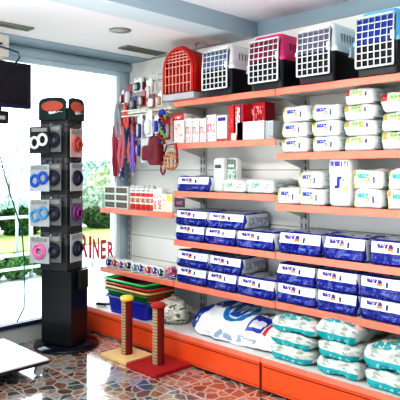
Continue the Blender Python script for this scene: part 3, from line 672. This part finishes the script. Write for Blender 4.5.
# ------------------------------------------------------------------ carriers
ZT = SM[4]
wire = mat('white wire', (.74, .76, .76), .4)
def rr2(x, y, z, r=.03, sh=0):
    out = []
    for sx, sy, a0 in ((1, 1, 0), (-1, 1, 90), (-1, -1, 180), (1, -1, 270)):
        for k in range(4):
            a = math.radians(a0+k*30); out.append((sx*(x-r)+r*math.cos(a), sy*(y-r)+r*math.sin(a)+sh, z))
    return out
def carrier(px, c, side_c, label, w=.325, h=.375):
    d0 = 3.14; dep = .40; x0 = X(px, d0)
    t = thing('pet_carrier', label, 'pet carrier', (x0+w/2, d0+dep/2, ZT+.001))
    y = dep/2; x = w/2
    MB().loft([rr2(x-.02, y-.02, 0), rr2(x-.004, y-.004, .17), rr2(x, y, .175), rr2(x, y, .19)]).build('lower_shell', mat('shell black', (.012, .013, .018), .4), t)
    up = mat('shell %.2f %.2f %.2f' % c, c, .35)
    m = MB().loft([rr2(x+.006, y, .185), rr2(x+.008, y, .21), rr2(x-.006, y-.006, .21), rr2(x-.025, y-.02, h-.03), rr2(x-.045, y-.04, h)])
    for k in range(7):   # vent slots, side
        yy = -y+.10+k*.034
        m.box(x-.016, x-.0125, yy, yy+.012, .25, .31, 1)
    m.build('upper_shell', [up, mat('slot %.2f %.2f %.2f' % c, tuple(v*.35 for v in c), .5)], t)
    hd = MB().tube([(-.05, -.02, h-.004), (-.045, -.02, h+.018), (.045, -.02, h+.018), (.05, -.02, h-.004)], .008).build('handle', up, t)
    # door : recessed dark opening + white grid
    tilt = lambda zz: -y-.004+max(0, (zz-.2))*.10
    dk = MB(); fx = x-.035
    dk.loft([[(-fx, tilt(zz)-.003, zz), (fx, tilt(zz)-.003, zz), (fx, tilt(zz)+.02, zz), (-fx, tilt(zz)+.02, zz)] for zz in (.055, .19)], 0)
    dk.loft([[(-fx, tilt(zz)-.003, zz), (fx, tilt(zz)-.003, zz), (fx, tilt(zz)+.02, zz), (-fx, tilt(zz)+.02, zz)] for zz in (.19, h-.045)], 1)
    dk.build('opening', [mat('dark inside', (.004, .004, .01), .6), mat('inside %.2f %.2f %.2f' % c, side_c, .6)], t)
    g = MB(); NX, NZ = 6, 7
    z0, z1 = .045, h-.035
    for k in range(NX+1):
        xx = -fx+2*fx*k/NX
        g.tube([(xx, tilt(z_)-.012, z_) for z_ in (z0, .2, z1)], .0042 if 0 < k < NX else .007, n=6)
    for k in range(NZ+1):
        z_ = z0+(z1-z0)*k/NZ
        g.tube([(-fx, tilt(z_)-.012, z_), (fx, tilt(z_)-.012, z_)], .0042 if 0 < k < NZ else .007, n=6)
    dr = g.build('door', wire, t)
    MB().box(fx-.012, fx+.012, tilt(.2)-.026, tilt(.2)-.01, .19, .24, 0, .003).build('latch', wire, dr)
    MB().box(x-.012, x+.012, -.03, .03, .16, .22, 0, .004).build('clip', up, t)
    return t
carrier(200.5, (.74, .79, .80), (.10, .14, .25), 'pet carrier with pale grey top right next to the red dome carrier')
carrier(246.5, (.62, .04, .20), (.20, .01, .06), 'pet carrier with magenta top')
carrier(294, (.80, .86, .84), (.16, .14, .22), 'pet carrier with white top between the magenta and light blue ones', w=.315)
carrier(352, (.14, .50, .78), (.015, .05, .32), 'pet carrier with light blue top at the right end of the top shelf', w=.31, h=.385)
# red dome carrier
d0 = 3.13; rx = X(161.5, d0); rw = .385
dc = thing('dome_carrier', 'red dome-shaped pet carrier with arched barred front on the top shelf', 'pet carrier', (rx+rw/2, d0+.2, ZT+.001))
def arch(w, hh, z0, n=16):
    return [(-w, z0)]+[(-w*math.cos(a), hh-w*1.05+w*1.05*math.sin(a)) for a in [k*PI/n for k in range(n+1)]]+[(w, z0)]
redm = mat('dome red', (.50, .018, .015), .35); dred = mat('dome inside', (.28, .01, .01), .6)
HH = .43
m = MB(); rings = []
for (yy, s) in ((-.19, 1), (-.17, 1.03), (-.15, 1), (.0, .96), (.15, .93), (.19, .85)):
    rings.append([(x*s, yy, z_ if z_ <= .07 else .07+(z_-.07)*s) for x, z_ in arch(.185, HH, .06)])
m.loft(rings, cap=False, smooth=False)
bk = [m.bm.verts.new(p) for p in rings[-1]]; m.bm.faces.new(bk)
m.build('hood', redm, dc)
MB().loft([[(x*.93, yy, .06+(z_-.06)*.95) for x, z_ in arch(.185, HH, .06)] for yy in (-.172, -.165)]).build('front_backing', dred, dc)
g = MB(); barm = mat('salmon bars', (.90, .36, .30), .4)
A = arch(.17, HH-.015, .06)
g.tube([(x, -.192, z_) for x, z_ in A], .013, n=8, up=(0, 1, 0))
for k in range(8):
    xx = -.15+.30*k/7; ztop = HH-.015-.17*1.05+.17*1.05*math.sqrt(max(0, 1-(xx/.17)**2))
    g.tube([(xx, -.192, .06), (xx, -.192, ztop)], .0045, n=6, mi=1)
for z_ in (.13, .20, .27):
    g.tube([(-.17, -.194, z_), (.17, -.194, z_)], .0045, n=6, mi=1)
for z_ in (.31, .335, .36, .385):
    hw = .17*math.sqrt(max(0, 1-((z_-(HH-.015-.17*1.05))/(.17*1.05))**2))*.92
    g.tube([(-hw, -.194, z_), (hw, -.194, z_)], .0055, n=6, mi=1)
g.build('door', [redm, barm], dc)
MB().box(-.185, .185, -.195, .19, 0, .055, 0, .008).build('base', mat('base grey white', (.42, .42, .44), .45), dc)
MB().tube([(.10, -.08, HH-.06), (.10, -.08, HH+.03), (.17, -.05, HH+.035), (.19, -.05, HH+.02)], .008).build('carry_handle', mat('handle grey', (.35, .34, .33), .35, .4), dc)

# ------------------------------------------------------------------ hanging goods in the corner
# cream rack shelf high on the left unit
rk = thing('wire_rack', 'cream wire rack with hanging hooks high in the window corner', 'rack', (-3.99, 3.3, 2.0))
crm = mat('cream metal', (.72, .68, .60), .45)
MB().box(-.22, .44, -.10, .245, .02, .05, 0, .004).build('tray', crm, rk)
g = MB()
for k in range(8): g.tube([(-.20+.083*k, -.11, .05), (-.20+.083*k, -.11, .0), (-.20+.083*k, .24, .0)], .004, n=6)
g.tube([(-.22, -.11, .05), (.44, -.11, .05)], .006, n=6); g.tube([(-.22, -.11, .0), (.44, -.11, .0)], .006, n=6)
g.build('wire_grid', crm, rk)
def goods(px, py, w, h, c1, c2, label, d=3.24, cat='carded item', name='blister_card', hook=True):
    q = W(px, py, y=d)
    t = thing(name, label, cat, (q.x, q.y, q.z), R.uniform(-.35, .25), 'carded goods in the window corner')
    MB().box(-w/2, w/2, -.003, .003, -h/2, h/2, 0, .002).build('card', mat('cardc %.2f %.2f %.2f' % c1, c1, .5, vary=.3), t)
    MB().pillow(w*.7, .03, h*.6, res=(6, 3, 6), n=4, amp=.003, seed=px).build('blister', mat('blis %.2f %.2f %.2f' % c2, c2, .3, vary=.3), t, (0, -.014, -h*.42))
    if hook: MB().tube([(0, .2, h/2-.01), (0, -.03, h/2-.01), (0, -.035, h/2+.005)], .003, n=6).build('hook', chrome, t)
    return t
# standing/hanging above the rack
WC, GC, DR, NV, BK = (.74, .74, .72), (.52, .53, .53), (.26, .015, .025), (.02, .025, .14), (.02, .025, .025)
goods(138, 85, .14, .12, WC, BK, 'white card with a dark green brush, highest in the window corner', 3.2)
goods(143, 99, .11, .14, DR, (.12, .01, .02), 'dark red card hanging under the dark green brush card', 3.19)
goods(129, 95, .09, .20, (.30, .05, .08), GC, 'plum card beside the window jamb, above the leashes', 3.34)
goods(123, 97, .07, .14, GC, DR, 'narrow grey card with red insert at the window jamb', 3.40)
goods(134, 103, .08, .12, NV, (.10, .10, .12), 'navy card low beside the plum card, above the leashes', 3.22)
goods(149, 90, .09, .20, WC, GC, 'tall pale card between the dark red card and the red dome carrier', 3.21)
goods(156, 86, .08, .24, (.66, .66, .64), (.78, .77, .75), 'narrow grey white card closest to the red dome carrier', 3.27)
goods(152, 101, .08, .12, (.22, .03, .05), WC, 'small maroon card with white insert over the cream rack', 3.17)
goods(145, 84, .05, .12, BK, (.30, .02, .03), 'slim black card beside the dark green brush', 3.25)
goods(160, 99, .06, .13, WC, (.45, .30, .22), 'white card with brown insert tucked under the red dome carrier', 3.17)
# below the rack
goods(140, 128, .11, .22, (.66, .67, .68), NV, 'pale card with navy toy in the upper hanging row', 3.2)
goods(149, 124, .14, .22, (.76, .77, .78), (.60, .64, .66), 'large clear white bag card, centre of the hanging row', 3.18)
goods(157, 124, .07, .16, (.74, .62, .64), (.02, .03, .38), 'narrow card with bright navy clip beside the red-header carton', 3.15)
goods(146, 150, .12, .22, (.60, .66, .70), (.22, .03, .05), 'pale card with dark red toy in the lower hanging row', 3.2)
goods(139, 148, .06, .16, (.10, .03, .14), (.1, .1, .3), 'small plum card in the lower hanging row beside the leashes', 3.2)
goods(152, 146, .07, .18, WC, (.15, .18, .25), 'white card with slate toy partly behind the dark maroon bag', 3.24)
goods(167, 128, .08, .20, (.55, .03, .04), (.75, .68, .66), 'bright red card with pale insert beside the red-header carton', 3.22)
q = W(156, 150, y=3.2)
hb = thing('harness_bag', 'dark maroon bag hanging low between the pale cards and the green toy', 'bag', (q.x, q.y, q.z-.13), -.2)
MB().pillow(.19, .07, .25, res=(10, 5, 12), n=6, seed=5, amp=.012).build('pouch', mat('maroon cloth', (.17, .012, .025), .8, vary=.5), hb)
MB().tube([(-.04, 0, .24), (-.03, 0, .31), (.03, 0, .31), (.04, 0, .24)], .007).build('strap', mat('navy strap', (.02, .02, .12), .7), hb)
# green/blue toy
q = W(162, 134, y=3.13)
gt = thing('rope_toy', 'twisted green and blue rope toy hanging at the carton shelf end', 'toy', tuple(q))
for c, ph in (((.16, .42, .08), 0), ((.015, .03, .22), 2.1), ((.30, .02, .02), 4.2)):
    MB().tube([(.024*math.cos(k*.9+ph), .024*math.sin(k*.9+ph), .16-.024*k) for k in range(11)], .011, n=6).build('strand', mat('strand %.2f %.2f %.2f' % c, c, .7), gt)
MB().lathe([(.0, -.03), (.03, -.015), (.03, .015), (.0, .03)], c=(0, 0, .18), n=12, cap=False).build('knot', mat('strand 0.02 0.06 0.45', (.02, .06, .45), .7), gt)
MB().tube([(0, .2, .21), (0, 0, .21)], .003).build('hook', chrome, gt)
# wicker ball / basket
q = W(171, 161, y=3.12)
wb = thing('wicker_basket', 'round tan muzzle basket with dark red strap hanging under the carton shelf', 'muzzle', tuple(q))
g = MB()
for k in range(5):
    a = k*PI/5
    g.tube([(.068*math.cos(t_)*math.cos(a), .05*math.cos(t_)*math.sin(a), .075*math.sin(t_)) for t_ in [j*PI/8 for j in range(16)]], .006, closed=True, n=6)
for z_ in (-.05, -.02, .02, .05):
    r_ = .068*math.sqrt(1-(z_/.076)**2)
    g.tube([(r_*math.cos(t_), r_*.75*math.sin(t_), z_) for t_ in [j*PI/8 for j in range(16)]], .007, closed=True, n=6)
g.build('wicker_ball', mat('tan wicker', (.50, .28, .16), .7), wb)
MB().tube([(-.06, 0, .0), (-.085, 0, .06), (-.05, 0, .13), (.04, .02, .14), (.075, 0, .05), (.07, 0, -.01)], .010, n=6, flat=.5).build('strap', mat('maroon strap', (.28, .015, .02), .7), wb)
MB().tube([(-.01, .0, .14), (-.01, .12, .16), (-.01, .3, .16)], .003).build('hook', chrome, wb)
q = W(163, 168, y=3.15)
cl = thing('dog_collar', 'thin maroon collar loop dangling left of the round muzzle basket', 'collar', tuple(q))
MB().tube([(.028*math.cos(a), 0, .05*math.sin(a)) for a in [k*PI/7 for k in range(14)]], .008, closed=True, n=6).build('band', mat('maroon strap', (.28, .015, .02), .7), cl)
MB().box(-.012, .012, -.006, .006, -.062, -.045).build('buckle', chrome, cl)
MB().tube([(0, 0, .05), (0, .05, .1), (0, .1, .13)], .003, n=6).build('cord', mat('maroon strap', (.28, .015, .02), .7), cl)

# leashes
def leash(px, pt, pb, d, c, cname, where, w=.030):
    top = W(px, pt, y=d); Z = (-top.x+top.y)/math.sqrt(2); Ln = (pb-pt)*Z/567
    cn = 'webbing %.2f %.2f %.2f' % c
    t = thing('dog_leash', '%s webbing leash %s' % (cname, where), 'leash', tuple(top), R.uniform(-.3, .8), 'webbing leashes in the window corner')
    s = R.uniform(-.02, .02)
    L1 = Ln*.9
    MB().tube([(0, 0, 0), (-w*.5, 0, -L1*.3), (-w*.7+s, .006, -L1*.7), (-w*.3+s, .01, -L1), (w*.3+s, .01, -L1), (w*.8+s, -.006, -L1*.65), (w*.5, -.01, -L1*.3), (0, -.006, 0)], .016, n=6, flat=.22, up=(0, 1, 0)).build('strap', mat(cn, c, .7), t)
    MB().box(-.022, .022, -.004, .004, -L1*.22, -.02, 0, .003).build('tag_card', mat('tag '+cn, tuple(min(1, .3+.7*v) for v in c) if R.random() > .6 else c, .6), t)
    MB().tube([(s, .01, -L1), (s+.004, .01, -L1-.03), (s, .01, -Ln)], .006, n=6).build('clip', chrome, t)
    MB().tube([(0, 0, 0), (0, .03, .012), (0, 3.54-d, .012)], .003, n=6).build('hook', chrome, t)
Rr = (.42, .01, .02); Bl = (.012, .01, .17); Pu = (.18, .03, .30); Mg = (.38, .015, .06); Pk = (.62, .22, .26); Wt = (.40, .40, .44); Lb = (.03, .06, .14)
L_ = [(117.5, 104, 140, 3.24, Wt, 'pale grey', 'hooked high in front of the magenta red one'), (122.5, 126, 172, 3.22, (.62, .2, .25), 'salmon red', 'in front of the navy one'), (133, 134, 176, 3.2, (.2, .1, .5), 'violet', 'low, in front of the crimson one'), (127, 106, 128, 3.36, Bl, 'dark blue', 'short, high behind the bundle'), (114.5, 126, 172, 3.36, (.40, .01, .03), 'deep red', 'alone at the outer edge against the glass'),
      (116, 122, 182, 3.34, Mg, 'magenta red', 'nearest the window glass, hanging lowest left'), (119, 110, 165, 3.30, Rr, 'red', 'second from the window, with white stripe'),
      (121.5, 118, 184, 3.32, Bl, 'navy', 'reaching almost down to the food trays'), (124, 108, 160, 3.26, Rr, 'bright red', 'in the thick of the bundle'),
      (126, 114, 158, 3.33, Rr, 'dark red', 'behind the bright red one'), (127.5, 120, 152, 3.24, Lb, 'slate', 'short, in front of the bundle'),
      (129, 118, 164, 3.30, Pu, 'purple', 'right of the bundle centre'), (131.5, 124, 166, 3.26, Pk, 'pale pink', 'right of the purple one'),
      (134, 116, 168, 3.28, Mg, 'crimson', 'closest to the carded goods'), (136.5, 122, 152, 3.3, Wt, 'grey white', 'between the crimson one and the carded goods'),
      (119, 128, 178, 3.38, Pk, 'rose', 'behind the magenta red one beside the glass'), (125, 104, 130, 3.2, (.70, .10, .08), 'orange red', 'short and highest of the bundle')]
for (px, pt, pb, d, c, cn, wh) in L_: leash(px, pt, pb, d, c, cn, wh)

# ------------------------------------------------------------------ outside
pave = mat('pale paving', (.72, .76, .78), .8, vary=.15)
struct(MB().box(-60, WX-.12, -30, 60, -.25, -.04).build('ground', pave))
lawn = MB().box(-13.2, -10.0, -8, 9.9, -.04, -.01).build('lawn', mat('lawn green', (.34, .46, .14), .9, vary=.3)); struct(lawn)
def leafy(name, loc, w, d, h, n, col, label, seed, trunk=None, ls=.09, group='shrubs and trees outside the window'):
    r = random.Random(seed); t = thing(name, label, 'tree' if trunk else 'shrub', loc, 0, group)
    m = MB(); z0 = trunk or 0
    for i in range(n):
        a, b, k = r.uniform(0, 2*PI), math.acos(r.uniform(-1, 1)), r.uniform(.55, 1)**.6
        c = Vector((math.cos(a)*math.sin(b)*w/2*k, math.sin(a)*math.sin(b)*d/2*k, z0+h/2+math.cos(b)*h/2*k))
        c += noise.noise_vector(c*1.3+Vector((seed, 0, 0)))*.15*w
        c.z = max(.02, c.z)
        u = Vector((r.uniform(-1, 1), r.uniform(-1, 1), r.uniform(-1, 1))).normalized(); v = u.orthogonal().normalized()
        s = ls*r.uniform(.6, 1.3)
        vs = [m.bm.verts.new(c+u*s), m.bm.verts.new(c+v*s*.5), m.bm.verts.new(c-u*s), m.bm.verts.new(c-v*s*.5)]
        f = m.bm.faces.new(vs); f.material_index = r.randrange(2)
    m.build('foliage', [mat('leaf %.2f %.2f' % col[:2], col, .8), mat('leaf2 %.2f %.2f' % col[:2], tuple(v*.72 for v in col), .8)], t)
    st = MB().tube([(0, 0, 0), (.02, 0, z0+h*.3), (0, .02, z0+h*.6)], [.05 if trunk else .02, .04 if trunk else .015, .015], n=7); st.build('trunk' if trunk else 'stem', mat('bark', (.25, .2, .16), .9), t)
def ray(px, a): t = (px-200)/567.; return (-a, a*(1+t)/(1-t))
wd = ['first', 'second', 'third', 'fourth', 'fifth', 'sixth', 'seventh', 'eighth']
for i in range(6):
    x, y = -12.7, 4.3+i*1.15
    leafy('clipped_shrub', (x, y, -.03), 1.0, 1.0, .62, 1500, (.07, .17, .05), 'dark green clipped shrub behind the lawn, %s from the left of the window' % wd[i], 20+i, ls=.07)
for i in range(4):
    leafy('low_bush', (-7.6, 3.05+i*.42, -.04), .5, .4, .36, 700, (.12, .26, .08), 'low green bush just behind the white railing, %s from the left' % wd[i], 40+i, ls=.045)
cols = [(.58, .70, .56), (.52, .66, .58), (.66, .75, .50), (.56, .68, .62)]  # pale greens: outdoor haze is mixed into the leaf colours
for i, (px, a, w, h, tr, nl) in enumerate([(90, 15, 1.3, 1.0, .1, 900), (101, 19, 2.2, 2.0, .1, 1500), (111, 16, 1.6, 1.6, .1, 1300), (123, 18, 1.7, 1.7, .2, 1200), (9, 22, 1.6, .8, 1.0, 110), (2, 19, 2.0, .5, .0, 400)]):
    x, y = ray(px, a)
    leafy('leafy_tree', (x, y, -.04), w, w, h, nl, cols[i % 4], 'hazy pale green tree outside, %s' % ['just right of the display tower', 'centre of the clump beside the tower', 'right part of the clump beside the tower', 'behind the food tray shelf', 'at the far left above the hedge', 'low at the far left photo edge'][i], 60+i, trunk=max(tr, .05), ls=.10)
rl = thing('garden_railing', 'white metal railing standing outside the window', 'railing', (-7.0, 3.5, -.04))
wm = mat('railing white', (.80, .86, .88), .5)
for z_ in (.93, .43, .25): MB().tube([(0, -6, z_), (0, 1.0, z_)], .02, n=8).build('rail', wm, rl)
for k in range(6): MB().tube([(0, -6+1.4*k, 0), (0, -6+1.4*k, .95)], .03, n=8).build('post', wm, rl)
for i, (px, h_, r_, c) in enumerate([(17, 1.85, .022, (.55, .60, .62)), (31, 1.3, .03, (.70, .76, .74))]):
    x, y = ray(px, 7.6)
    t = thing('garden_pole', ['thin tall grey pole outside at the left of the window', 'shorter pale pole outside close to the display tower'][i], 'pole', (x, y, -.04))
    MB().tube([(0, 0, 0), (0, 0, h_)], r_, n=10).build('shaft', mat('pole %d' % i, c, .6), t); MB().lathe([(r_*1.2, h_), (r_*1.3, h_+.03), (0.001, h_+.05)], n=10, cap=False).build('finial', mat('pole %d' % i, c, .6), t)

# ------------------------------------------------------------------ light
w = bpy.data.worlds.new('sky'); bpy.context.scene.world = w; w.use_nodes = True; nt = w.node_tree
bg = nt.nodes['Background']; tc = nt.nodes.new('ShaderNodeTexCoord'); sp = nt.nodes.new('ShaderNodeSeparateXYZ'); nt.links.new(tc.outputs['Generated'], sp.inputs[0])
mr = nt.nodes.new('ShaderNodeMapRange'); mr.inputs[1].default_value = .25; mr.inputs[2].default_value = -.45; mr.inputs[3].default_value = .50; mr.inputs[4].default_value = 4.5
nt.links.new(sp.outputs[0], mr.inputs[0]); nt.links.new(mr.outputs[0], bg.inputs['Strength']); bg.inputs[0].default_value = (.93, .98, 1, 1)
def lamp(kind, loc, rot, energy, size=None, col=(1, 1, 1), name='lamp', sy=None):
    l = bpy.data.lights.new(name, kind); l.energy = energy; l.color = col
    if kind == 'AREA': l.size = size; l.shape = 'RECTANGLE'; l.size_y = sy or size
    if kind == 'SUN': l.angle = size or .02
    o = bpy.data.objects.new(name, l); COL.objects.link(o); o.location = loc; o.rotation_euler = rot; return o
lamp('SUN', (0, 0, 10), (math.radians(18), math.radians(28), 0), 2.0, .05, (1, .98, .94), 'sunlight')
lamp('AREA', (-1.5, .6, 2.62), (math.radians(35), 0, 0), 27, 1.6, (1, .97, .93), 'overhead_fill', .5)  # unseen fill light added overhead to brighten the shelves
lamp('AREA', (-3.0, .9, 2.5), (math.radians(35), 0, 0), 20, 1.2, (1, .97, .93), 'overhead_fill', .4)  # second added fill, nearer the window, no visible fixture
lamp('AREA', (-1.9, 1.6, .5), (math.radians(180), 0, 0), 26, 2, (1, 1, 1), 'floor_bounce_fill', 1.5)  # unseen upward fill added to brighten the ceiling

cam = bpy.data.cameras.new('camera'); co = bpy.data.objects.new('camera', cam); COL.objects.link(co)
co.location = (0, 0, 1.5); co.rotation_euler = (PI/2, 0, PI/4); cam.sensor_width = 36; cam.lens = 567/400*36; cam.shift_y = -29/400; cam.clip_start = .05; cam.clip_end = 200
sc = bpy.context.scene; sc.camera = co
sc.view_settings.view_transform = 'Standard'
try: sc.view_settings.look = 'High Contrast'
except Exception: pass
sc.view_settings.exposure = .0
